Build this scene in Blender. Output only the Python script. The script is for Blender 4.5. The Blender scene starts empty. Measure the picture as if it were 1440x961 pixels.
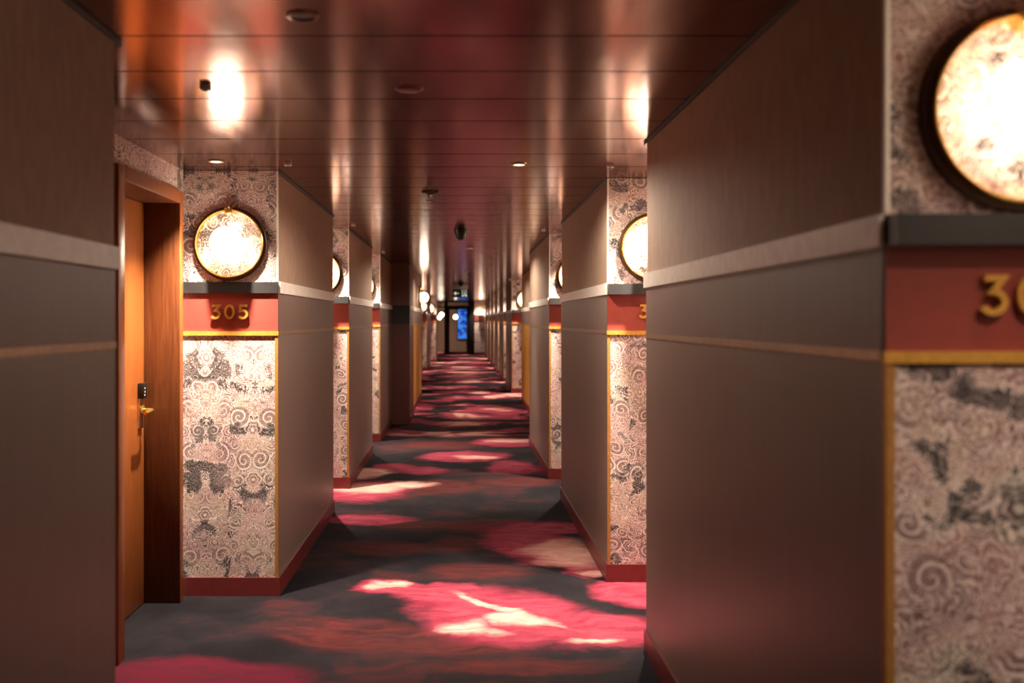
import bpy, bmesh, math, random
from mathutils import Vector, Matrix
random.seed(7)
sc = bpy.context.scene
COL = sc.collection
PI = math.pi
H = 2.30            # ceiling height
EYE = 1.492         # camera height

# ------------------------------------------------------------------ node helpers
class NT:
    def __init__(s, name):
        s.m = bpy.data.materials.new(name); s.m.use_nodes = True
        s.t = s.m.node_tree; s.t.nodes.clear()
        s.out = s.t.nodes.new('ShaderNodeOutputMaterial')
    def n(s, kind, ins=None, **props):
        nd = s.t.nodes.new('ShaderNode' + kind)
        for k, v in props.items(): setattr(nd, k, v)
        for k, v in (ins or {}).items():
            sock = nd.inputs[k]
            if isinstance(v, bpy.types.NodeSocket): s.t.links.new(v, sock)
            else: sock.default_value = v
        return nd
    def math(s, op, a, b=None, c=None, clamp=False):
        nd = s.t.nodes.new('ShaderNodeMath'); nd.operation = op; nd.use_clamp = clamp
        for i, v in enumerate((a, b, c)):
            if v is None: continue
            if isinstance(v, bpy.types.NodeSocket): s.t.links.new(v, nd.inputs[i])
            else: nd.inputs[i].default_value = v
        return nd.outputs[0]
    def ramp(s, v, a, b, lo=0.0, hi=1.0, smooth=True):
        nd = s.t.nodes.new('ShaderNodeMapRange')
        nd.interpolation_type = 'SMOOTHSTEP' if smooth else 'LINEAR'
        s.t.links.new(v, nd.inputs[0])
        for i, x in zip((1, 2, 3, 4), (a, b, lo, hi)): nd.inputs[i].default_value = x
        return nd.outputs[0]
    def mix(s, f, a, b, blend='MIX'):
        nd = s.t.nodes.new('ShaderNodeMix'); nd.data_type = 'RGBA'; nd.blend_type = blend
        for i, v in ((0, f), (6, a), (7, b)):
            if isinstance(v, bpy.types.NodeSocket): s.t.links.new(v, nd.inputs[i])
            elif i == 0: nd.inputs[0].default_value = v
            else: nd.inputs[i].default_value = (*v, 1) if len(v) == 3 else v
        return nd.outputs[2]
    def noise(s, vec, scale, detail=3, rough=.5, dist=0):
        nd = s.n('TexNoise', {'Scale': scale, 'Detail': detail, 'Roughness': rough, 'Distortion': dist})
        s.t.links.new(vec, nd.inputs['Vector'])
        return nd
    def mapping(s, vec, loc=(0, 0, 0), rot=(0, 0, 0), scale=(1, 1, 1), typ='POINT'):
        nd = s.n('Mapping', vector_type=typ)
        s.t.links.new(vec, nd.inputs['Vector'])
        for k, v in (('Location', loc), ('Rotation', rot), ('Scale', scale)):
            if k in nd.inputs: nd.inputs[k].default_value = v
        return nd.outputs[0]
    def bump(s, h, strength, dist):
        return s.n('Bump', {'Height': h, 'Strength': strength, 'Distance': dist}).outputs[0]
    def pbr(s, **kw):
        b = s.n('BsdfPrincipled', {k: ((*v, 1) if isinstance(v, tuple) and len(v) == 3 else v) for k, v in kw.items()})
        s.t.links.new(b.outputs[0], s.out.inputs[0])
        return s.m

def position(t): return t.n('NewGeometry').outputs['Position']

def simple(name, col, rough=.5, metal=0.0, var=.12, scale=30, spec=.5, bump=0, stretch=(1, 1, 1)):
    t = NT(name)
    p = t.mapping(position(t), scale=stretch)
    nz = t.noise(p, scale, 4)
    f = t.ramp(nz.outputs[0], .3, .7)
    c = t.mix(f, tuple(x * (1 - var) for x in col), tuple(min(1, x * (1 + var)) for x in col))
    kw = {'Base Color': c, 'Roughness': rough, 'Metallic': metal, 'Specular IOR Level': spec}
    if bump: kw['Normal'] = t.bump(nz.outputs[0], bump, .002)
    return t.pbr(**kw)

def emissive(name, col, strength):
    t = NT(name)
    nz = t.noise(position(t), 6, 2)
    c = t.mix(nz.outputs[0], tuple(x * .97 for x in col), col)
    return t.pbr(**{'Base Color': (.8, .8, .8), 'Emission Color': c, 'Emission Strength': strength, 'Roughness': .3})

M = {}
M['fabric'] = simple('taupe_fabric', (.43, .295, .212), .75, 0, .07, 34, .25, .25, (1, 1, .35))
M['laminate'] = simple('mauve_laminate', (.205, .148, .122), .42, 0, .06, 60, .35, .08, (1, 1, .05))
M['laminate_mid'] = simple('mauve_laminate_upper', (.185, .115, .094), .45, 0, .06, 60, .3, .08, (1, 1, .05))
M['cream'] = simple('cream_band_paint', (.92, .85, .75), .45, 0, .06, 24)
M['grey'] = simple('charcoal_ledge', (.015, .0135, .013), .45, 0, .08, 30)
M['red'] = simple('brick_red_paint', (.27, .040, .026), .5, 0, .05, 30)
M['gold'] = simple('aged_gold', (.66, .36, .065), .36, .5, .1, 60)
M['gold_strip'] = simple('dull_gold_strip', (.42, .20, .045), .45, .3, .1, 60)
M['bronze'] = simple('bronze_rail', (.34, .21, .13), .36, .55, .12, 40)
M['brass'] = simple('polished_brass', (.80, .50, .14), .25, .9, .06, 60)
M['maroon'] = simple('maroon_baseboard', (.15, .020, .019), .36, 0, .06, 30)
M['dark'] = simple('dark_trim', (.02, .011, .009), .5, 0, .1, 30)
M['brown'] = simple('dark_bronze_rim', (.075, .036, .016), .45, .3, .15, 50)
M['mustard'] = simple('mustard_panel', (.50, .22, .018), .45, 0, .06, 30)
M['portal'] = simple('portal_brown', (.22, .115, .085), .5, 0, .06, 30)
M['portal_lower'] = simple('portal_lower', (.12, .032, .025), .4, 0, .06, 30)
M['black'] = simple('black_metal', (.012, .011, .011), .35, .2, .1, 30)
M['white'] = simple('white_plastic', (.75, .70, .66), .4, 0, .03, 30)
M['chrome'] = simple('satin_steel', (.70, .62, .52), .25, 1, .05, 60)
M['globe'] = emissive('opal_globe_glow', (1.0, .83, .63), 19)
M['lens_lit'] = emissive('lit_lens', (1.0, .82, .62), 16)
M['lens_blue'] = simple('pale_blue_lens', (.45, .62, .68), .12, .3, .05, 20)
M['cover'] = simple('reddish_cover', (.22, .045, .035), .3, .3, .05, 20)
M['backing'] = simple('ceiling_void', (.01, .006, .005), .9)

def glass():
    t = NT('clear_glass')
    nz = t.noise(position(t), 3, 2)
    r = t.ramp(nz.outputs[0], 0, 1, .01, .03)
    g = t.n('BsdfGlossy', {'Roughness': r, 'Color': (.9, .9, .9, 1)})
    tr = t.n('BsdfTransparent', {'Color': (.82, .84, .84, 1)})
    fr = t.n('Fresnel', {'IOR': 1.5})
    mx = t.n('MixShader', {0: fr.outputs[0], 1: tr.outputs[0], 2: g.outputs[0]})
    t.t.links.new(mx.outputs[0], t.out.inputs[0])
    return t.m
M['glass'] = glass()

def wood(name, c1, c2, c3):
    t = NT(name)
    p = t.mapping(position(t), scale=(9, 9, .55))
    n1 = t.noise(p, 2.2, 5, .55, 1.2)
    n2 = t.noise(t.mapping(position(t), scale=(90, 90, 1.6)), 2.5, 3)
    rings = t.math('SINE', t.math('MULTIPLY', n1.outputs[0], 30))
    f = t.ramp(rings, -1, 1, 0, .5)
    c = t.mix(f, c1, c2)
    c = t.mix(t.ramp(n2.outputs[0], .42, .7, 0, .55), c, c3)
    return t.pbr(**{'Base Color': c, 'Roughness': .36, 'Specular IOR Level': .45, 'Normal': t.bump(n2.outputs[0], .12, .001)})
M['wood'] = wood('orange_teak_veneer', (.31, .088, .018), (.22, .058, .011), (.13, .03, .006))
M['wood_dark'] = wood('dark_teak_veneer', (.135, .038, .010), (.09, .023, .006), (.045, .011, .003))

def wallpaper():
    t = NT('damask_wallpaper')
    uv = t.n('UVMap').outputs[0]
    def vscale(x, k): return t.n('VectorMath', {0: x, 'Scale': k}, operation='SCALE').outputs[0]
    def vadd(x, y): return t.n('VectorMath', {0: x, 1: y}, operation='ADD').outputs[0]
    def cen(x): return t.n('VectorMath', {0: x, 1: (.5, .5, .5)}, operation='SUBTRACT').outputs[0]
    MX = lambda x, y: y if x is None else t.math('MAXIMUM', x, y)
    uvw = vadd(uv, vscale(cen(t.noise(uv, 4.5, 1.5).outputs[1]), .075))
    sep = t.n('SeparateXYZ', {0: uvw})
    u, v = t.math('ADD', sep.outputs[0], 10.0), t.math('ADD', sep.outputs[1], 10.0)
    W, V = .13, .56
    a = t.math('PINGPONG', u, W)
    colid = t.math('FLOOR', t.math('DIVIDE', t.math('ADD', u, W), 2 * W))
    b = t.math('MODULO', t.math('ADD', v, t.math('MULTIPLY', colid, .3719)), V)
    T = t.n('CombineXYZ', {0: a, 1: b, 2: 0.0}).outputs[0]
    P = t.n('CombineXYZ', {0: a, 1: v, 2: t.math('MULTIPLY', colid, 1.7)}).outputs[0]
    P1 = vadd(P, vscale(cen(t.noise(P, 12, 1).outputs[1]), .06))
    # --- drawn ornaments: scrolls and rosettes
    def polar(cx, cy, rot=0):
        q = t.mapping(T, (cx, cy, 0), (0, 0, rot), (1, 1, 1), 'TEXTURE')
        sp = t.n('SeparateXYZ', {0: q})
        return t.n('VectorMath', {0: q}, operation='LENGTH').outputs['Value'], t.math('ARCTAN2', sp.outputs[1], sp.outputs[0])
    scroll = None; inside = None; hatch = None
    for cx, cy, R, ch, rot in ((.078, .085, .056, 1, 0), (.040, .205, .044, -1, 2.0), (.092, .315, .052, 1, 1.2), (.044, .425, .050, -1, 3.4), (.105, .50, .034, 1, 4.0)):
        r, th = polar(cx, cy, rot)
        ph = t.math('ADD', t.math('DIVIDE', r, R * .50), t.math('MULTIPLY', th, ch / (2 * PI)))
        f = t.math('ABSOLUTE', t.math('SUBTRACT', t.math('FRACT', ph), .5))
        wd = t.ramp(r, 0, R, .08, .20, False)
        m = t.math('MULTIPLY', t.ramp(t.math('SUBTRACT', wd, f), -.02, .03), t.ramp(r, R, R * .96))
        scroll = MX(scroll, m); inside = MX(inside, t.ramp(r, R * 1.04, R))
    for cx, cy, R, n in ((0, .03, .050, 6), (0, .315, .052, 5), (W, .20, .046, 8), (W, .42, .040, 6), (0, .52, .030, 5)):
        r, th = polar(cx, cy)
        lob = t.math('MULTIPLY', t.math('ADD', .80, t.math('MULTIPLY', t.math('ABSOLUTE', t.math('COSINE', t.math('MULTIPLY', th, n / 2))), .22)), R)
        q = t.math('DIVIDE', r, lob)
        rim = t.math('MULTIPLY', t.ramp(q, 1.02, .98), t.ramp(q, .80, .84))
        rim2 = t.math('MULTIPLY', t.ramp(q, .62, .58), t.ramp(q, .46, .50))
        core = t.ramp(q, .24, .20)
        scroll = MX(scroll, MX(MX(rim, t.math('MULTIPLY', rim2, .75)), core)); inside = MX(inside, t.ramp(q, 1.05, 1.0))
    # --- fine filigree
    def vor(vec, sc, rnd=.8):
        return t.n('TexVoronoi', {'Vector': vec, 'Scale': sc, 'Randomness': rnd}, feature='F1').outputs['Distance']
    r1 = t.math('SINE', t.math('MULTIPLY', vor(P1, 19.0), 40.0))
    r2 = t.math('SINE', t.math('MULTIPLY', vor(P1, 38.0, 1.0), 26.0))
    fld = t.noise(P1, 20, 2, .5).outputs[0]
    r3 = t.math('SINE', t.math('MULTIPLY', fld, 72.0))
    big = t.noise(uv, 3.4, 2).outputs[0]
    big2 = t.noise(t.mapping(uv, loc=(5, 3, 0)), 5.0, 2).outputs[0]
    big3 = t.noise(t.mapping(uv, loc=(1, 8, 0)), 4.0, 1).outputs[0]
    # --- charcoal background showing between ornaments
    fade0 = t.ramp(t.noise(t.mapping(P, loc=(2, 0, 0)), 7.0, 2).outputs[0], .46, .60)
    F = t.noise(P, 7.0, 2.0, .55).outputs[0]
    F = t.math('ADD', F, t.math('ADD', t.math('MULTIPLY', r1, .028), t.math('MULTIPLY', r2, .018)))
    F = t.math('SUBTRACT', F, t.math('MULTIPLY', t.math('MULTIPLY', inside, fade0), .06))
    dark = t.ramp(F, .562, .576)
    edge = t.math('MULTIPLY', t.ramp(F, .532, .540), t.ramp(F, .568, .560))
    ground = t.mix(t.ramp(big, .40, .60), (.40, .20, .18), (.43, .29, .20))
    ground = t.mix(t.ramp(big2, .52, .66), ground, (.19, .095, .105))
    ground = t.mix(t.ramp(big3, .60, .70), ground, (.19, .18, .115))
    light = t.mix(t.ramp(big2, .35, .6), (.95, .83, .74), (.93, .72, .65))
    c = t.mix(t.math('MULTIPLY', t.ramp(r1, -.2, .4), .6), ground, light)
    c = t.mix(t.math('MULTIPLY', t.ramp(r3, .55, .85), .7), c, light)
    c = t.mix(t.math('MULTIPLY', t.ramp(r2, .40, .80), .62), c, (.15, .075, .075))
    c = t.mix(t.math('MULTIPLY', dark, t.ramp(big, .34, .50, .60, .96)), c, t.mix(t.math('MULTIPLY', t.ramp(r3, .6, .9), .35), (.04, .037, .037), light))
    c = t.mix(t.math('MULTIPLY', edge, .8), c, light)
    fade = t.ramp(t.noise(t.mapping(P, loc=(2, 0, 0)), 7.0, 2).outputs[0], .46, .60)
    gap = t.math('MULTIPLY', t.math('MULTIPLY', inside, t.math('SUBTRACT', 1.0, scroll)), t.math('MULTIPLY', fade, .62))
    c = t.mix(gap, c, (.12, .065, .065))
    c = t.mix(t.math('MULTIPLY', scroll, t.ramp(fade, 0, 1, .03, .60, False)), c, light)
    gr = t.noise(uv, 230, 2, .6).outputs[0]
    c = t.mix(t.ramp(gr, .42, .64, 0, .55), c, t.mix(.55, c, (.09, .05, .05)))
    return t.pbr(**{'Base Color': c, 'Roughness': .7, 'Specular IOR Level': .25, 'Normal': t.bump(gr, .15, .001)})
M['paper'] = wallpaper()

def ceiling_mat():
    t = NT('dark_red_metal_plank')
    p = position(t)
    n1 = t.noise(t.mapping(p, scale=(1, .15, 1)), 14, 3)
    n2 = t.noise(t.mapping(p, scale=(.6, 2.4, 1)), 3.0, 2)
    c = t.mix(t.ramp(n1.outputs[0], .3, .7), (.23, .082, .056), (.29, .112, .077))
    r = t.ramp(n1.outputs[0], .3, .7, .14, .18)
    return t.pbr(**{'Base Color': c, 'Metallic': .92, 'Roughness': r, 'Normal': t.bump(n2.outputs[0], .03, .01)})
M['ceiling'] = ceiling_mat()

def carpet():
    t = NT('floral_carpet')
    p = position(t)
    sp = t.n('SeparateXYZ', {0: p})
    P0 = t.n('CombineXYZ', {0: sp.outputs[0], 1: sp.outputs[1], 2: 0.0}).outputs[0]
    w = t.noise(P0, 2.6, 4, .55)
    ws = t.n('VectorMath', {0: w.outputs[1], 1: (.5, .5, .5)}, operation='SUBTRACT').outputs[0]
    ws = t.n('VectorMath', {0: ws, 'Scale': .42}, operation='SCALE').outputs[0]
    P = t.n('VectorMath', {0: P0, 1: ws}, operation='ADD').outputs[0]
    def blobs(lst, soft):
        acc = None
        for (cx, cy, rx, ry, rot) in lst:
            q = t.mapping(P, (cx, cy, 0), (0, 0, math.radians(rot)), (rx, ry, 1), 'TEXTURE')
            d = t.n('VectorMath', {0: q}, operation='LENGTH').outputs['Value']
            m = t.ramp(d, 1 + soft, 1 - soft)
            acc = m if acc is None else t.math('MAXIMUM', acc, m)
        return acc
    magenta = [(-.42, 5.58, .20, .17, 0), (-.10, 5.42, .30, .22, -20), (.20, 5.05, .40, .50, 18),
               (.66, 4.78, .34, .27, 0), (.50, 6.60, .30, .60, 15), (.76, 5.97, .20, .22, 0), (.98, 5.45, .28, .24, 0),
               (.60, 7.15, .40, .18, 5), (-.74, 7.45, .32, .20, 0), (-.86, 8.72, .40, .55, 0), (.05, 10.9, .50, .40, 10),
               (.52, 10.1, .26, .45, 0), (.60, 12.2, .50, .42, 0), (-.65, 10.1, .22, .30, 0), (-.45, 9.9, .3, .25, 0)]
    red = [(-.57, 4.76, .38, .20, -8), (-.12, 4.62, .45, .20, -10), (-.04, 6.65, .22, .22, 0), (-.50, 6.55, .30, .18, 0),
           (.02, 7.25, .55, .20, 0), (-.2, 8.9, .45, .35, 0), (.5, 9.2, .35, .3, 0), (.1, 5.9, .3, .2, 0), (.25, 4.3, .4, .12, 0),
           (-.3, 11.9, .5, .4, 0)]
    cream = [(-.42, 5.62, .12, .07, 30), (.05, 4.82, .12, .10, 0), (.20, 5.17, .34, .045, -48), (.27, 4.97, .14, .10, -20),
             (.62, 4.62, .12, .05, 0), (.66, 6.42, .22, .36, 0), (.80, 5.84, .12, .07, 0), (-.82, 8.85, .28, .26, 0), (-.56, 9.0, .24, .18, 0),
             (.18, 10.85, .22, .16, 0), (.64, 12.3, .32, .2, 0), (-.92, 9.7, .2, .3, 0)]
    far = t.ramp(sp.outputs[1], 12.6, 13.2)
    nf = t.noise(t.mapping(P0, (3.1, 1.7, 0), scale=(.55, .62, 1)), 1.9, 3, .5, .6).outputs[0]
    deep = blobs([(-1.12, 4.12, .50, .30, 8), (-.70, 7.45, .30, .18, 0), (.52, 7.2, .5, .2, 6), (.95, 9.9, .3, .4, 0)], .22)
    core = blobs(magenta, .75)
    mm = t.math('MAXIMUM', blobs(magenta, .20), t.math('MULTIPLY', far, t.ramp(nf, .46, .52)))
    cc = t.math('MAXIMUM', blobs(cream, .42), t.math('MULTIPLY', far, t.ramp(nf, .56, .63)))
    n2 = t.noise(P, 1.6, 4, .6).outputs[0]
    rr = t.math('MAXIMUM', blobs(red, .45), t.math('MULTIPLY', t.ramp(n2, .50, .66), .6))
    streak = t.noise(t.mapping(P, rot=(0, 0, .6), scale=(3, 11, 1)), 1.6, 3).outputs[0]
    grain = t.noise(P0, 170, 2, .7).outputs[0]
    base = t.mix(t.ramp(n2, .3, .6), (.0085, .0068, .0084), (.018, .0148, .0178))
    c = t.mix(t.math('MULTIPLY', rr, t.ramp(streak, .3, .7, .25, .75)), base, (.125, .020, .017))
    c = t.mix(t.math('MULTIPLY', deep, t.ramp(streak, .3, .7, .7, 1.0)), c, (.115, .009, .023))
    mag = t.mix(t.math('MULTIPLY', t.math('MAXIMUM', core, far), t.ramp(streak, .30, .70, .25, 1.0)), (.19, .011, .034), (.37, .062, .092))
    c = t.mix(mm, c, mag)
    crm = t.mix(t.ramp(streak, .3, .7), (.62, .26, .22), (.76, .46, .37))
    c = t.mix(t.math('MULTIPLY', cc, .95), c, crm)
    c = t.mix(t.ramp(grain, .35, .7, 0, .5), c, t.mix(1.0, c, (.45, .45, .45), 'MULTIPLY'))
    return t.pbr(**{'Base Color': c, 'Roughness': .95, 'Specular IOR Level': .1, 'Normal': t.bump(grain, .5, .004)})
M['carpet'] = carpet()

# ------------------------------------------------------------------ mesh helpers
def bx(bm, x0, x1, y0, y1, z0, z1, bev=0):
    x0, x1 = min(x0, x1), max(x0, x1)
    r = bmesh.ops.create_cube(bm, size=1, matrix=Matrix.Translation(((x0 + x1) / 2, (y0 + y1) / 2, (z0 + z1) / 2)) @ Matrix.Diagonal((x1 - x0, y1 - y0, z1 - z0, 1)))
    if bev:
        es = list({e for v in r['verts'] for e in v.link_edges})
        bmesh.ops.bevel(bm, geom=es, offset=bev, segments=2, profile=.5, affect='EDGES')

def uvbox(bm, off=0.0):
    ul = bm.loops.layers.uv.verify()
    bm.normal_update()
    for f in bm.faces:
        n = f.normal
        for l in f.loops:
            c = l.vert.co
            if abs(n.x) > .6: l[ul].uv = (c.y + off, c.z)
            elif abs(n.y) > .6: l[ul].uv = (c.x + off, c.z)
            else: l[ul].uv = (c.x + off, c.y)

def obj(name, bm, mat, parent=None, smooth=False, off=0.0):
    uvbox(bm, off)
    me = bpy.data.meshes.new(name)
    bm.to_mesh(me); bm.free()
    if smooth:
        for p in me.polygons: p.use_smooth = True
        me.set_sharp_from_angle(angle=math.radians(40))
    me.materials.append(M[mat] if isinstance(mat, str) else mat)
    o = bpy.data.objects.new(name, me); COL.objects.link(o)
    if parent: o.parent = parent
    return o

def box(name, dims, mat, parent=None, bev=0, off=0.0):
    bm = bmesh.new(); bx(bm, *dims, bev)
    return obj(name, bm, mat, parent, bev > 0, off)

def structure(o): o['kind'] = 'structure'; return o

def lathe(bm, prof, seg=48, mtx=None):
    mtx = mtx or Matrix()
    rings = []
    for r, z in prof:
        if r < 1e-6: rings.append([bm.verts.new(mtx @ Vector((0, 0, z)))])
        else: rings.append([bm.verts.new(mtx @ Vector((r * math.cos(2 * PI * i / seg), r * math.sin(2 * PI * i / seg), z))) for i in range(seg)])
    for a, b in zip(rings, rings[1:]):
        for i in range(seg):
            j = (i + 1) % seg
            if len(a) == 1 and len(b) == 1: continue
            if len(a) == 1: bm.faces.new((a[0], b[i], b[j]))
            elif len(b) == 1: bm.faces.new((a[i], a[j], b[0]))
            else: bm.faces.new((a[i], a[j], b[j], b[i]))
    bmesh.ops.recalc_face_normals(bm, faces=bm.faces[:])

def tube(bm, pts, r, seg=12):
    pts = [Vector(p) for p in pts]; rings = []
    for i, p in enumerate(pts):
        d = (pts[min(i + 1, len(pts) - 1)] - pts[max(i - 1, 0)]).normalized()
        a = d.orthogonal().normalized() if i == 0 else (prev - d * prev.dot(d)).normalized()
        prev = a; b = d.cross(a)
        rings.append([bm.verts.new(p + r * (a * math.cos(2 * PI * k / seg) + b * math.sin(2 * PI * k / seg))) for k in range(seg)])
    for A, B in zip(rings, rings[1:]):
        for k in range(seg): bm.faces.new((A[k], A[(k + 1) % seg], B[(k + 1) % seg], B[k]))
    bm.faces.new(rings[0][::-1]); bm.faces.new(rings[-1])
    bmesh.ops.recalc_face_normals(bm, faces=bm.faces[:])

def empty(name, loc, label=None, cat=None, group=None, rotz=0):
    o = bpy.data.objects.new(name, None); COL.objects.link(o)
    o.empty_display_size = .05; o.location = loc; o.rotation_euler = (0, 0, rotz)
    if label: o['label'] = label; o['category'] = cat
    if group: o['group'] = group
    return o

def dup(root, loc, label, group=None, rotz=None):
    r = root.copy(); COL.objects.link(r); r.location = loc; r['label'] = label
    if group: r['group'] = group
    if rotz is not None: r.rotation_euler = (0, 0, rotz)
    for ch in list(root.children):
        c = ch.copy(); COL.objects.link(c); c.parent = r
        for g in list(ch.children):
            d = g.copy(); COL.objects.link(d); d.parent = c
    return r

# ------------------------------------------------------------------ floor and ceiling
Y_BACK, Y_END, Y_LOBBY = -4.0, 42.7, 47.0
structure(box('floor', (-2.2, 2.2, Y_BACK - .1, Y_LOBBY + .1, -.05, 0), 'carpet'))

bm = bmesh.new()
pitch = .405; y = Y_BACK - .1; k = 0
seams0 = 2.84 - math.ceil((2.84 - y) / pitch) * pitch
y = seams0
while y < Y_LOBBY + .1:
    y1 = y + pitch; g = .0055; n = 8; sag = .00024 + .00012 * random.random(); tilt = random.uniform(-.00012, .00012)
    rows = []
    prof = [(y + g, H + .02)]
    for i in range(n + 1):
        s = i / n
        prof.append((y + g + (pitch - 2 * g) * s, H + sag * (2 * s - 1) ** 2 + tilt * (2 * s - 1)))
    prof += [(y1 - g, H + .02)]
    L = [[bm.verts.new((x, a, b)) for (a, b) in prof] for x in (-2.2, 2.2)]
    for i in range(len(prof) - 1):
        bm.faces.new((L[0][i], L[1][i], L[1][i + 1], L[0][i + 1]))
    y = y1
ceil = structure(obj('ceiling', bm, 'ceiling', None, True))
box('backing', (-2.2, 2.2, Y_BACK - .1, Y_LOBBY + .1, H + .02, H + .06), 'backing', ceil)

# ------------------------------------------------------------------ walls
ZL0, ZL1 = 1.636, 1.696     # ledge / cream band
ZR0, ZR1 = 1.407, 1.430     # gold rail
ZB = .10                    # baseboard
def pillar(side, y0, y1, xf, xr, lower='laminate', face='paper', off=0.0):
    """projecting wall between two recesses: xf corridor face, xr recess wall"""
    s = -1 if side == 'left' else 1
    xf *= s; xr *= s
    def X(d): return xf - s * d             # towards the corridor
    core = structure(box('wall_' + side, (xf, xr + s * .12, y0, y1, 0, H), 'fabric'))
    # corridor side
    box('cream_band', (X(.016), xf + s * .01, y0 - .002, y1 + .004, ZL0, ZL1 + .004), 'cream', core)
    box('middle_panel', (X(.004), xf + s * .01, y0, y1, ZR1, ZL0), 'laminate_mid', core)
    box('bronze_rail', (X(.008), xf + s * .01, y0, y1, ZR0 + .003, ZR1), 'bronze', core)
    box('lower_panel', (X(.004), xf + s * .01, y0, y1, ZB, ZR0 + .003), lower, core)
    box('shadow_gap_trim', (X(.006), xf + s * .01, y0, y1 + .05, H - .014, H - .0005), 'dark', core)
    # face turned towards the camera
    xa, xb = xf, xr
    if face == 'paper':
        box('upper_wallpaper', (X(.002), xb, y0 - .004, y0 + .01, ZL1, H - .002), 'paper', core, off=off)
        box('corner_bead', (X(.005), xf + s * .004, y0 - .006, y0 + .01, ZL1 + .004, H - .002), 'cream', core)
        box('ledge', (X(.004), xb, y0 - (.020 if abs(y0 - 5.4) < .01 else .055), y0 + .01, ZL0, ZL1), 'grey', core)
        box('number_panel', (X(.004), xb, y0 - .005, y0 + .01, ZR1, ZL0), 'red', core)
        box('gold_rail', (X(.008), xb, y0 - .014, y0 + .01, ZR0, ZR1), 'gold', core)
        box('gold_edge_strip', (X(.005), xf + s * .012, y0 - .009, y0 + .01, ZB, ZR0), 'gold_strip', core)
        box('lower_wallpaper', (xf + s * .012, xb, y0 - .004, y0 + .01, ZB, ZR0), 'paper', core, off=off)
    else:
        box('upper_fascia', (X(.002), xb, y0 - .004, y0 + .01, ZL1, H - .002), 'portal', core)
        box('shaded_band', (X(.006), xb, y0 - .012, y0 + .01, ZR1, ZL1), 'grey', core)  # ledge and red panel in shade, painted as one charcoal band
        box('lower_fascia', (X(.004), xb, y0 - .006, y0 + .01, 0, ZR1), 'portal_lower', core)
    # baseboard
    bm = bmesh.new()
    bx(bm, X(.014), xf + s * .01, y0 - .014, y1 + .004, 0, ZB)
    if face == 'paper': bx(bm, xf + s * .01, xb, y0 - .014, y0 + .01, 0, ZB)
    b = obj('baseboard', bm, 'maroon', core)
    return core

LP = [(-4.0, -1.9, .992, 1.5, 'laminate', 'paper'), (-.7, 2.855, .992, 1.5, 'laminate', 'paper'), (5.4, 7.74, .992, 1.5, 'laminate', 'paper'),
      (8.82, 11.15, .992, 1.5, 'laminate', 'paper'), (12.22, 14.25, .992, 1.5, 'laminate', 'paper'),
      (14.25, 15.5, .735, 1.5, 'portal_lower', 'plain'), (15.5, 19.4, .77, 1.5, 'mustard', 'none'),
      (20.4, 25.4, .98, 1.5, 'laminate', 'paper'), (29.3, 33.2, 1.0, 1.5, 'laminate', 'paper'), (35.0, 36.5, .87, 1.5, 'laminate', 'paper')]
END_L = (36.5, 42.7, 1.5)
RP = [(-4.0, .55, .839, 1.36, 'laminate', 'paper'), (1.966, 4.496, .839, 1.36, 'laminate', 'paper'), (5.69, 8.296, .839, 1.36, 'laminate', 'paper'),
      (9.35, 12.02, .832, 1.36, 'laminate', 'paper'), (13.1, 18.0, 1.10, 1.56, 'mustard', 'paper'),
      (20.3, 23.0, 1.04, 1.56, 'laminate', 'paper'), (24.0, 26.7, 1.03, 1.56, 'laminate', 'paper'), (27.7, 30.4, 1.03, 1.56, 'laminate', 'paper'),
      (31.4, 34.0, 1.03, 1.56, 'laminate', 'paper'), (35.0, 37.8, 1.03, 1.56, 'laminate', 'paper'), (38.8, 42.7, 1.03, 1.56, 'laminate', 'paper')]
for i, (a, b, xf, xr, lo, fc) in enumerate(LP): pillar('left', a, b, xf, xr, lo, fc, .37 * i)
for i, (a, b, xf, xr, lo, fc) in enumerate(RP): pillar('right', a, b, xf, xr, lo, fc, .79 * i + .33)

# recess walls between the projecting walls
DOOR0, DOOR1, DTOP = 4.39, 5.25, 2.105
def recess(side, y0, y1, x):
    s = -1 if side == 'left' else 1
    bm = bmesh.new()
    if side == 'left' and y0 < DOOR0 < y1:
        bx(bm, s * x, s * (x + .18), y0, DOOR0 - .03, 0, H)
        bx(bm, s * x, s * (x + .18), DOOR1 + .03, y1, 0, H)
        bx(bm, s * x, s * (x + .18), DOOR0 - .03, DOOR1 + .03, DTOP + .03, H)
    else:
        bx(bm, s * x, s * (x + .18), y0, y1, 0, H)
    w = structure(obj('wall_' + side, bm, 'paper', None, off=y0 * .7))
    if not (side == 'left' and y0 < DOOR0 < y1):
        box('baseboard', (s * (x - .014), s * (x + .01), y0 + .01, y1 - .02, 0, ZB), 'maroon', w)
    else:
        box('baseboard', (s * (x - .014), s * (x + .01), y0 + .01, DOOR0 - .09, 0, ZB), 'maroon', w)
for side, P in (('left', LP), ('right', RP)):
    for a, b in zip(P, P[1:]):
        if b[0] - a[1] > .05: recess(side, a[1], b[0], max(a[3], b[3]))
recess('left', *END_L)
structure(box('wall_back', (-1.7, 1.7, Y_BACK - .1, Y_BACK, 0, H), 'fabric'))

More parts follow.
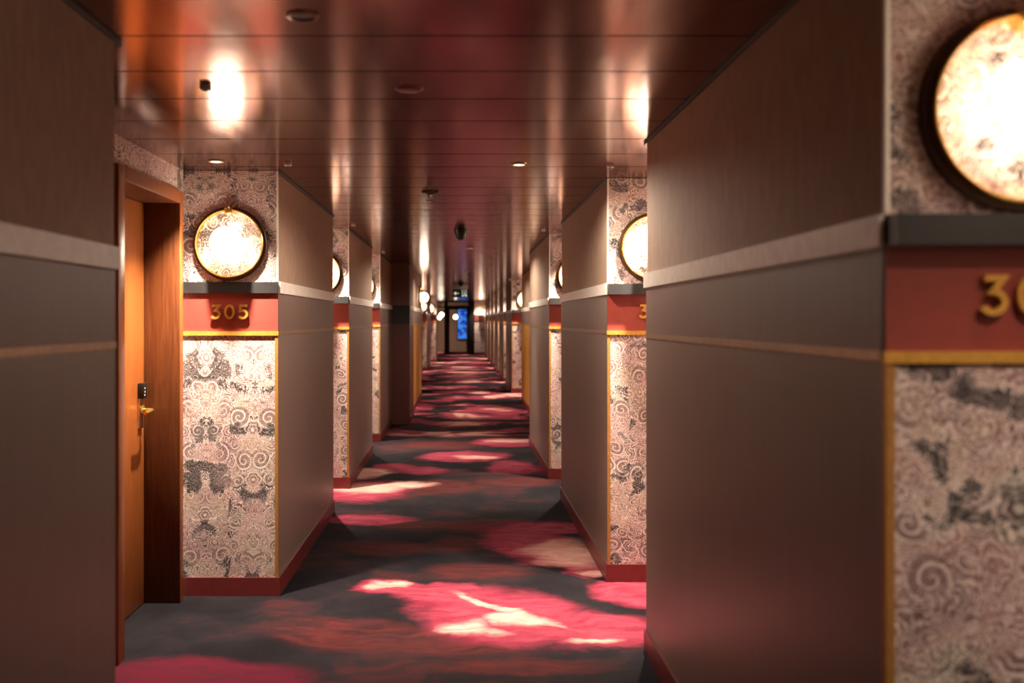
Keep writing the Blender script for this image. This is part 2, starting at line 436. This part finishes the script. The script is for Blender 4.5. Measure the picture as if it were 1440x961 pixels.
# ------------------------------------------------------------------ wooden door in the left recess
d = structure(empty('door_1', (-1.5, (DOOR0 + DOOR1) / 2, 0)))
def dloc(dims): return dims
def dbox(name, dims, mat, parent=d, bev=.002):
    bm = bmesh.new(); bx(bm, *dims, bev)
    bmesh.ops.translate(bm, verts=bm.verts, vec=-Vector(d.location))
    return obj(name, bm, mat, parent, True)
XL = -1.665
leaf = dbox('leaf', (XL - .045, XL, DOOR0 + .003, DOOR1 - .003, .006, DTOP - .003), 'wood')
bm = bmesh.new()
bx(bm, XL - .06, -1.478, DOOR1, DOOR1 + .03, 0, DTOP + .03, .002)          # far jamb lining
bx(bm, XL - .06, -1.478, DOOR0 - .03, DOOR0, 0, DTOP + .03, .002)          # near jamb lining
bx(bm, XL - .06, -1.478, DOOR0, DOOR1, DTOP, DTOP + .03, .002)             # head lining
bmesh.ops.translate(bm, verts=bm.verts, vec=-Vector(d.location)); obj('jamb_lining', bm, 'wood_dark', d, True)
bm = bmesh.new()
bx(bm, -1.499, -1.476, DOOR1 + .002, DOOR1 + .06, 0, DTOP + .065, .002)
bx(bm, -1.499, -1.476, DOOR0 - .085, DOOR0 - .002, 0, DTOP + .065, .002)
bx(bm, -1.499, -1.476, DOOR0 - .002, DOOR1 + .002, DTOP + .002, DTOP + .065, .002)
bmesh.ops.translate(bm, verts=bm.verts, vec=-Vector(d.location)); obj('casing', bm, 'wood', d, True)
HY = DOOR1 - .075
plate = dbox('lock_plate', (XL, XL + .012, HY - .03, HY + .03, .93, 1.10), 'chrome')
reader = dbox('card_reader', (XL, XL + .032, HY - .034, HY + .034, 1.085, 1.165), 'black', d, .004)
bm = bmesh.new()
for i in range(3): bx(bm, XL + .0318, XL + .0335, HY - .02 , HY - .012, 1.10 + i * .018, 1.106 + i * .018)
bmesh.ops.translate(bm, verts=bm.verts, vec=-Vector(d.location)); obj('indicator_dots', bm, 'white', reader)
bm = bmesh.new()
tube(bm, [(XL + .01, HY, 1.025), (XL + .055, HY, 1.025), (XL + .068, HY - .012, 1.025), (XL + .072, HY - .05, 1.023), (XL + .070, HY - .13, 1.02)], .0095)
lathe(bm, [(0, 0), (.026, 0), (.026, .01), (.015, .014), (0, .014)], 28, Matrix.Translation((XL + .010, HY, 1.025)) @ Matrix.Rotation(PI / 2, 4, 'Y'))
bmesh.ops.translate(bm, verts=bm.verts, vec=-Vector(d.location)); obj('lever_handle', bm, 'brass', d, True)

# ------------------------------------------------------------------ wall lamps
LG = 'round globe wall lamps along the corridor'
def make_lamp():
    # local: wall plane y=0, lamp projects to -y, centre at origin
    r = empty('wall_lamp', (0, 0, 0), 'x', 'wall lamp', LG)
    R = Matrix.Rotation(PI / 2, 4, 'X')     # lathe axis z -> -y
    bm = bmesh.new(); lathe(bm, [(.183, .0), (.199, .0), (.199, .011), (.196, .014), (.183, .014), (.183, .0)], 72, R); obj('outer_rim', bm, 'brown', r, True)
    bm = bmesh.new(); lathe(bm, [(.176, .0), (.184, .0), (.184, .034), (.181, .037), (.178, .037), (.176, .034), (.176, 0)], 72, R); obj('gold_ring', bm, 'brass', r, True)
    bm = bmesh.new(); lathe(bm, [(0, .0), (.05, .0), (.05, .012), (.03, .018), (.026, .03), (0, .03)], 40, R); obj('wall_mount', bm, 'brass', r, True)
    bm = bmesh.new()
    prof = [(.086 * math.sin(PI * i / 20), .092 - .086 * math.cos(PI * i / 20)) for i in range(21)]
    lathe(bm, prof, 40, R); obj('globe', bm, 'globe', r, True)
    bm = bmesh.new(); lathe(bm, [(0, .0), (.024, .0), (.024, .04)] + [(.024 * math.cos(a * PI / 12), .044 + .010 * math.sin(a * PI / 12)) for a in range(6)] + [(0, .054)], 32, Matrix.Translation((0, 0, .178)) @ R)
    obj('knob', bm, 'brass', r, True)
    return r
ZC = 1.902
lamp_spots = [  # x, wall y, label
    (-1.246, 5.396, 'round gold-ringed globe wall lamp above the 305 number panel'),
    (1.098, 1.962, 'large blurred globe wall lamp cut by the right edge of the photo, nearest of all'),
    (1.096, 5.686, 'globe wall lamp half hidden by the big right-hand wall, above a number starting with 3'),
    (1.094, 9.346, 'globe wall lamp showing only a thin bright sliver, second lamp behind the big right-hand wall'),
    (-1.246, 8.816, 'globe wall lamp half hidden behind the wall just past the 305 panel'),
    (-1.246, 12.216, 'globe wall lamp almost fully hidden behind the second left wall past the 305 panel'),
    (1.33, 20.296, 'globe wall lamp half hidden beyond the right mustard panel'),
    (1.30, 23.996, 'far globe wall lamp on the right, first past the half-lamp beyond the mustard panel'),
    (1.30, 27.696, 'far globe wall lamp on the right, second past the half-lamp beyond the mustard panel'),
    (1.30, 31.396, 'far globe wall lamp on the right, third past the half-lamp beyond the mustard panel'),
    (1.30, 34.996, 'far globe wall lamp on the right, fourth past the half-lamp beyond the mustard panel'),
    (-1.18, 29.296, 'far globe wall lamp on the left, first past the left mustard panel'),
    (-1.12, 34.996, 'far globe wall lamp on the left, nearest to the glass screen'),
]
lamp0 = make_lamp()
for i, (x, yy, lab) in enumerate(lamp_spots):
    if i == 0: lamp0.location = (x, yy, ZC); lamp0['label'] = lab
    else: dup(lamp0, (x, yy, ZC), lab)
dup(lamp0, (-.766, 18.2, ZC), 'globe wall lamp seen side-on above the left mustard panel', LG, PI / 2)
dup(lamp0, (.86, Y_END - .004, 1.82), 'globe wall lamp on the end wall just right of the glass door', LG, 0)

# ------------------------------------------------------------------ room numbers
def arc(cx, cy, rx, ry, a0, a1, n=20):
    return [(cx + rx * math.cos(math.radians(a0 + (a1 - a0) * i / n)), cy + ry * math.sin(math.radians(a0 + (a1 - a0) * i / n))) for i in range(n + 1)]
STROKE = .172
DIG = {   # centre lines in a box about .62 wide, 1 high
    '3': [[(.06, .905), (.52, .905), (.27, .585)] + arc(.27, .335, .275, .245, 80, -150, 26)],
    '0': [arc(.31, .5, .275, .405, 0, 360, 40)],
    '5': [[(.56, .905), (.15, .905), (.115, .55)] + arc(.285, .345, .275, .25, 118, -148, 26)],
    '4': [[(.60, .27), (.05, .27), (.40, .95)], [(.44, .52), (.44, .0)]],
    '6': [[(.43, .95), (.13, .50)] , arc(.31, .335, .255, .24, 0, 360, 36)],
}
def ribbon(bm, pts, w, depth, closed):
    pts = [Vector((a, b)) for a, b in pts]
    if closed: pts = pts[:-1]
    n = len(pts); L = []; Rr = []
    for i, p in enumerate(pts):
        a = pts[(i - 1) % n] if (closed or i > 0) else None
        b = pts[(i + 1) % n] if (closed or i < n - 1) else None
        d1 = (p - a).normalized() if a is not None else None
        d2 = (b - p).normalized() if b is not None else None
        if d1 is None: d1 = d2
        if d2 is None: d2 = d1
        n1 = Vector((-d1.y, d1.x)); n2 = Vector((-d2.y, d2.x))
        m = (n1 + n2); m = m.normalized() if m.length > 1e-4 else n1
        k = min(1 / max(m.dot(n1), .35), 2.2)
        L.append(p + m * w / 2 * k); Rr.append(p - m * w / 2 * k)
    mk = lambda q, dd: bm.verts.new((q.x, -dd, q.y))
    fl = [mk(q, depth) for q in L]; fr = [mk(q, depth) for q in Rr]; bl = [mk(q, 0) for q in L]; br = [mk(q, 0) for q in Rr]
    for i in range(n if closed else n - 1):
        j = (i + 1) % n
        for A in ((fl, fr), (fr, br), (br, bl), (bl, fl)):
            bm.faces.new((A[0][i], A[0][j], A[1][j], A[1][i]))
    if not closed:
        for i in (0, -1): bm.faces.new((fl[i], fr[i], br[i], bl[i]))
    bmesh.ops.recalc_face_normals(bm, faces=bm.faces[:])
def room_number(text, cx, yy, zc, label):
    h = .082; adv = .073
    r = empty('room_number', (cx, yy, zc), label, 'room number', 'gold room numbers below the ledges')
    for i, ch in enumerate(text):
        bm = bmesh.new()
        for st in DIG[ch]:
            cl = (Vector(st[0]) - Vector(st[-1])).length < 1e-6
            ribbon(bm, [((a - .31) * h, (b - .5) * h) for a, b in st], STROKE * h * .88, .012, cl)
        bmesh.ops.translate(bm, verts=bm.verts, vec=((i - 1) * adv, 0, 0))
        # two stand-off pins reach the panel
        for q in (-.25, .25): bx(bm, (i - 1) * adv - .002, (i - 1) * adv + .002, -.001, .0085, h * (q - .005) * 1.6 - .002, h * (q - .005) * 1.6 + .002)
        obj('digit', bm, 'gold', r)
    return r
room_number('305', -1.246, 5.4 - .0135, 1.535, 'gold raised number 305 on the red panel left of the corridor')
room_number('304', 1.112, 1.966 - .0135, 1.540, 'large blurred gold number starting 30 at the right edge of the photo')
room_number('306', 1.112, 5.69 - .0135, 1.540, 'gold number whose 3 peeks out beside the big right-hand wall')

# ------------------------------------------------------------------ ceiling fittings
def make_down(mat):
    r = empty('ceiling_downlight', (0, 0, H), 'x', 'ceiling light')
    bm = bmesh.new(); lathe(bm, [(.030, .004), (.030, -.004), (.033, -.007), (.042, -.005), (.044, 0.0), (.044, .004), (.030, .004)], 40); obj('trim_ring', bm, 'bronze', r, True)
    bm = bmesh.new(); lathe(bm, [(0, -.001), (.0302, -.001), (.0302, .003), (0, .003)], 32); obj('lens', bm, mat, r, True)
    return r
down_proto = make_down('lens_lit')
down_used = [False]
def spot(x, yy, power, size=88, blend=1.0, col=(1, .85, .70), rad=.02):
    l = bpy.data.lights.new('downlight_or_fill', 'SPOT'); l.energy = power; l.spot_size = math.radians(size); l.spot_blend = blend
    l.color = col; l.shadow_soft_size = rad
    o = bpy.data.objects.new('downlight_or_fill', l); COL.objects.link(o); o.location = (x, yy, H - .012)
def downlight(x, yy, label, power, **kw):
    if not down_used[0]: down_proto.location = (x, yy, H); down_proto['label'] = label; r = down_proto; down_used[0] = True
    else: r = dup(down_proto, (x, yy, H), label)
    r['group'] = 'lit recessed ceiling downlights'
    if power: spot(x, yy, power, **kw)
P1 = 600
downlight(-1.246, 5.08, 'small lit ceiling downlight above the 305 globe lamp', P1)
downlight(.302, 5.18, 'small lit ceiling downlight in the middle of the corridor, right of the sprinkler', 190, size=70, blend=1.0)
spot(.302, 5.18, 95, size=170, blend=.35)  # second, wide beam added at this fitting to brighten the corridor walls
spot(.1, 11.3, 95, size=170, blend=.35)  # wide fill added to brighten the walls farther along
spot(.1, 16.4, 80, size=170, blend=.35)  # wide fill added for the far walls
downlight(1.096, 5.455, 'ceiling downlight hidden behind the big right-hand wall, above its half-hidden lamp', P1)
downlight(1.094, 9.115, 'ceiling downlight above the second half-hidden lamp on the right', P1)
downlight(-1.246, 8.585, 'ceiling downlight above the half-hidden lamp past the 305 panel', P1)
downlight(-1.246, 11.985, 'ceiling downlight in front of the third left wallpaper strip', P1)
downlight(.1, 11.3, 'ceiling downlight in the middle of the corridor past the black dome', 230, size=80, blend=1.0)
for i, yy in enumerate((16.4, 19.2, 22.4, 25.6, 28.8, 32.0, 35.2, 38.5)):
    downlight(.1, yy, 'far ceiling downlight along the corridor middle, %s beyond the mustard panels' % ('first second third fourth fifth sixth seventh eighth'.split()[i]), 210, size=80, blend=1.0)
for x, yy, lab in ((1.33, 20.065, 'far ceiling downlight above the half lamp beyond the right mustard panel'), (1.3, 27.46, 'far ceiling downlight in the right recess before the fourth far lamp'),
                   (1.3, 23.76, 'far ceiling downlight in the right recess before the second far lamp'), (1.3, 31.16, 'far ceiling downlight in the right recess before the third far lamp'),
                   (1.3, 34.76, 'far ceiling downlight in the right recess before the fifth far lamp'), (-1.12, 34.76, 'far ceiling downlight in the last left recess'), (.80, 42.46, 'added far ceiling downlight brightening the end wall'),  # end-wall downlight is added to brighten the far walls
                   (1.3, 38.56, 'far ceiling downlight in the last right recess'), (-.3, 44.6, 'added ceiling downlight brightening the lobby beyond the glass door'), (-1.18, 29.06, 'far ceiling downlight in the left recess past the mustard panel')):  # lobby downlight is added to brighten the space behind the glass
    downlight(x, yy, lab, 360)
spot(-.82, 44.4, 260, size=150)  # fill without a fitting, added to brighten the lobby behind the left pane
downlight(1.12, 1.15, 'ceiling downlight just outside the frame above the nearest right lamp', 85, size=120)
u = make_down('lens_blue'); u.location = (-.42, 2.65, H); u['label'] = 'unlit ceiling downlight with pale bluish lens at the top of the photo'; u['group'] = 'unlit ceiling fittings'

r = empty('cover_plate', (-.18, 3.49, H), 'flush reddish round cover plate in the ceiling near the top middle', 'ceiling plate')
bm = bmesh.new(); lathe(bm, [(0, -.008), (.036, -.008), (.044, -.005), (.046, 0), (.046, .004), (0, .004)], 40); obj('disc', bm, 'cover', r, True)
bm = bmesh.new(); lathe(bm, [(.046, .004), (.046, -.002), (.050, -.001), (.050, .004), (.046, .004)], 40); obj('rim', bm, 'bronze', r, True)

r = empty('sprinkler_head', (-.193, 6.30, H), 'dark sprinkler head hanging from the ceiling in the middle of the corridor', 'sprinkler')
bm = bmesh.new(); lathe(bm, [(0, -.018), (.016, -.018), (.030, -.010), (.052, -.006), (.054, 0), (.054, .004), (0, .004)], 40); obj('escutcheon', bm, 'black', r, True)
bm = bmesh.new(); lathe(bm, [(0, -.03), (.012, -.03), (.014, -.018), (0, -.018)], 24)
for s in (-1, 1): tube(bm, [(s * .011, 0, -.024), (s * .016, 0, -.036), (s * .008, 0, -.052)], .0025, 8)
obj('frame', bm, 'chrome', r, True)
bm = bmesh.new(); lathe(bm, [(0, -.057), (.024, -.056), (.026, -.054), (.024, -.052), (0, -.051)], 28); obj('deflector', bm, 'black', r, True)

def dome(x, yy, lab):
    r = empty('dome_camera', (x, yy, H), lab, 'ceiling dome', 'black ceiling domes')
    bm = bmesh.new(); lathe(bm, [(0, .004), (.062, .004), (.062, -.022), (.058, -.028), (.0, -.028)], 44); obj('base', bm, 'black', r, True)
    bm = bmesh.new(); lathe(bm, [(.054 * math.cos(PI / 2 * i / 12), -.028 - .062 * math.sin(PI / 2 * i / 12)) for i in range(13)], 44); obj('dome_cover', bm, 'black', r, True)
dome(0, 9.0, 'nearer black dome on the ceiling in the middle of the corridor')
dome(.0, 21.5, 'far black dome on the ceiling just before the exit sign')

def make_sq():
    r = empty('ceiling_sensor', (0, 0, H), 'x', 'sensor', 'small square ceiling sensors by the wall corners')
    bm = bmesh.new(); bx(bm, -.017, .017, -.017, .017, -.016, .003, .003); obj('housing', bm, 'white', r, True)
    bm = bmesh.new(); lathe(bm, [(0, -.021), (.007, -.0195), (.010, -.0155), (0, -.0155)], 20); obj('eye', bm, 'brown', r, True)
    return r
sq0 = make_sq()
for i, (x, yy, lab) in enumerate(((-.888, 5.13, 'small square sensor on the ceiling beside the 305 wall corner'),
        (-.88, 3.44, 'small square sensor on the ceiling left of the big lamp reflection'),
        (.778, 5.20, 'small square sensor on the ceiling beside the first wall behind the big right-hand wall'),
        (-.91, 8.46, 'small square sensor on the ceiling at the second left wall corner'),
        (.738, 8.93, 'small square sensor on the ceiling at the second right wall corner'),
        (-.92, 11.9, 'small square sensor on the ceiling at the third left wall corner'),
        (.98, 20.0, 'small square sensor on the ceiling past the right mustard panel'),
        (.95, 27.4, 'far small square sensor high on the right near the corridor end'))):
    if i == 0: sq0.location = (x, yy, H); sq0['label'] = lab
    else: dup(sq0, (x, yy, H), lab)

# exit sign
r = empty('exit_sign', (-.01, 22.6, H), 'green exit sign with white arrow hanging from the ceiling at the far end', 'exit sign')
bm = bmesh.new(); bx(bm, -.18, .18, -.03, .03, -.115, -.002, .003); obj('housing', bm, 'white', r, True)
bm = bmesh.new(); bx(bm, -.17, .17, -.012, .012, -.30, -.115, .003); obj('sign_panel', bm, simple('sign_green', (.012, .05, .03), .4), r, True)
wm = emissive('sign_white', (.9, .95, .85), .30)
bm = bmesh.new()
bx(bm, -.13, -.03, -.0145, -.012, -.222, -.198)
v = [bm.verts.new(c) for c in ((-.155, -.0145, -.21), (-.095, -.0145, -.155), (-.095, -.0145, -.265))]; bm.faces.new(v)
obj('arrow', bm, wm, r)
bm = bmesh.new()      # doorway with a running figure
for dd in ((.035, .05, -.275, -.14), (.125, .14, -.275, -.14), (.035, .14, -.15, -.14)): bx(bm, dd[0], dd[1], -.0145, -.012, dd[2], dd[3])
bx(bm, .08, .1, -.0145, -.012, -.225, -.185); bx(bm, .084, .1, -.0145, -.012, -.18, -.163)
for a, b in (((.085, -.225), (.065, -.27)), ((.095, -.225), (.115, -.265)), ((.085, -.195), (.06, -.215)), ((.095, -.19), (.115, -.21))):
    tube(bm, [(a[0], -.0135, a[1]), (b[0], -.0135, b[1])], .006, 6)
obj('running_figure', bm, wm, r)

# ------------------------------------------------------------------ far end: wall, glass screen, lobby
XG0, XG1 = -1.07, .58
w = structure(box('wall_end', (XG1, 1.7, Y_END, Y_END + .12, 0, H), 'fabric'))
box('upper_wallpaper', (XG1, 1.03, Y_END - .004, Y_END + .01, ZL1, H), 'paper', w)
box('ledge', (XG1, 1.03, Y_END - .018, Y_END + .01, ZR1, ZL1), 'portal_lower', w)
box('lower_wallpaper', (XG1, 1.03, Y_END - .004, Y_END + .01, ZB, ZR1), 'paper', w)
box('baseboard', (XG1, 1.03, Y_END - .014, Y_END + .01, 0, ZB), 'maroon', w)
structure(box('wall_end', (-1.7, XG0, Y_END, Y_END + .12, 0, H), 'fabric'))
win = structure(empty('window_1', (0, Y_END + .05, 0)))
def wbox(name, dims, mat, par):
    bm = bmesh.new()
    for q in dims: bx(bm, q[0], q[1], q[2], q[3], q[4], q[5], .003)
    return obj(name, bm, mat, par, True)
wbox('frame', [(XG0, XG0 + .05, -.04, .04, 0, H), (-.70, -.56, -.04, .04, 0, H), (XG0, -.56, -.04, .04, 0, .05), (XG0, -.56, -.04, .04, 2.02, 2.07), (XG0, -.56, -.04, .04, 2.25, H)], 'black', win)
wbox('glass_pane', [(XG0 + .05, -.70, -.004, .004, .05, 2.02), (XG0 + .05, -.70, -.004, .004, 2.07, 2.25)], 'glass', win)
dr = structure(empty('door_2', (0, Y_END + .05, 0)))
wbox('frame', [(.33, XG1, -.04, .04, 0, H), (-.56, .33, -.04, .04, 2.02, 2.09), (-.56, .33, -.04, .04, 2.25, H)], 'black', dr)
lf = wbox('leaf_frame', [(-.56, -.48, -.03, .03, .01, 2.02), (.25, .33, -.03, .03, .01, 2.02), (-.48, .25, -.03, .03, .01, .11), (-.48, .25, -.03, .03, 1.94, 2.02)], 'black', dr)
wbox('glass_pane', [(-.48, .25, -.004, .004, .11, 1.94), (-.56, .33, -.004, .004, 2.09, 2.25)], 'glass', dr)
bm = bmesh.new(); tube(bm, [(.22, -.03, .85), (.22, -.075, .87), (.22, -.075, 1.20), (.22, -.03, 1.22)], .011, 10); obj('pull_handle', bm, 'chrome', lf, True)
structure(box('wall_left', (-1.7, -1.5, Y_END + .12, Y_LOBBY, 0, H), 'fabric'))
structure(box('wall_right', (1.5, 1.7, Y_END + .12, Y_LOBBY, 0, H), 'fabric'))
structure(box('wall_end', (-1.7, 1.7, Y_LOBBY, Y_LOBBY + .1, 0, H), 'fabric'))
r = empty('display_screen', (.10, 46.93, 0), 'tall glowing blue screen behind the far glass door', 'screen')
bm = bmesh.new(); bx(bm, -.27, .27, -.03, .07, .55, 2.14, .006); obj('bezel', bm, 'black', r, True)
def blue():
    t = NT('blue_screen_picture')
    p = position(t)
    a = t.noise(t.mapping(p, scale=(3, 1, 5)), 1.4, 2).outputs[0]
    c = t.mix(t.ramp(a, .4, .62), (.004, .04, .40), (.06, .30, 1.0))
    return t.pbr(**{'Base Color': (.01, .01, .02), 'Emission Color': c, 'Emission Strength': 1.2, 'Roughness': .2})
bm = bmesh.new(); bx(bm, -.235, .235, -.034, -.0305, .60, 2.10); obj('picture', bm, blue(), r)
for x, yy, zz, lab in ((-.86, 44.6, 1.72, 'pendant globe behind the left pane of the far glass screen, lower one'), (-.98, 46.0, 1.60, 'pendant globe behind the left pane of the far glass screen, leftmost one'),
                   (-.24, 45.4, 1.62, 'pendant globe seen through the far glass door beside the blue screen')):
    r = empty('pendant_lamp', (x, yy, H), lab, 'pendant lamp', 'pendant lamps beyond the glass')
    bm = bmesh.new(); lathe(bm, [(.10 * math.sin(PI * i / 16), zz - H - .10 * math.cos(PI * i / 16)) for i in range(17)], 28); obj('globe', bm, 'globe', r, True)
    bm = bmesh.new(); tube(bm, [(0, 0, zz - H + .10), (0, 0, .0)], .006, 8); lathe(bm, [(0, -.02), (.04, -.02), (.05, 0), (0, 0)], 24); obj('cord', bm, 'black', r, True)

# ------------------------------------------------------------------ world, camera, view
wd = bpy.data.worlds.new('World'); sc.world = wd; wd.use_nodes = True
wd.node_tree.nodes['Background'].inputs[0].default_value = (.006, .004, .004, 1)
wd.node_tree.nodes['Background'].inputs[1].default_value = 1
cam = bpy.data.cameras.new('camera'); co = bpy.data.objects.new('camera', cam); COL.objects.link(co)
co.location = (0, 0, EYE); co.rotation_euler = (PI / 2, 0, 0)
cam.sensor_width = 36; cam.lens = 1404 / 1440 * 36
cam.shift_x = 72 / 1440; cam.shift_y = -30.5 / 1440
cam.clip_start = .05; cam.clip_end = 200
cam.dof.use_dof = True; cam.dof.focus_distance = 6.6; cam.dof.aperture_fstop = 2.0
sc.camera = co
sc.view_settings.view_transform = 'Standard'; sc.view_settings.look = 'None'
sc.view_settings.exposure = 0; sc.view_settings.gamma = 1; sc.view_settings.use_curve_mapping = False
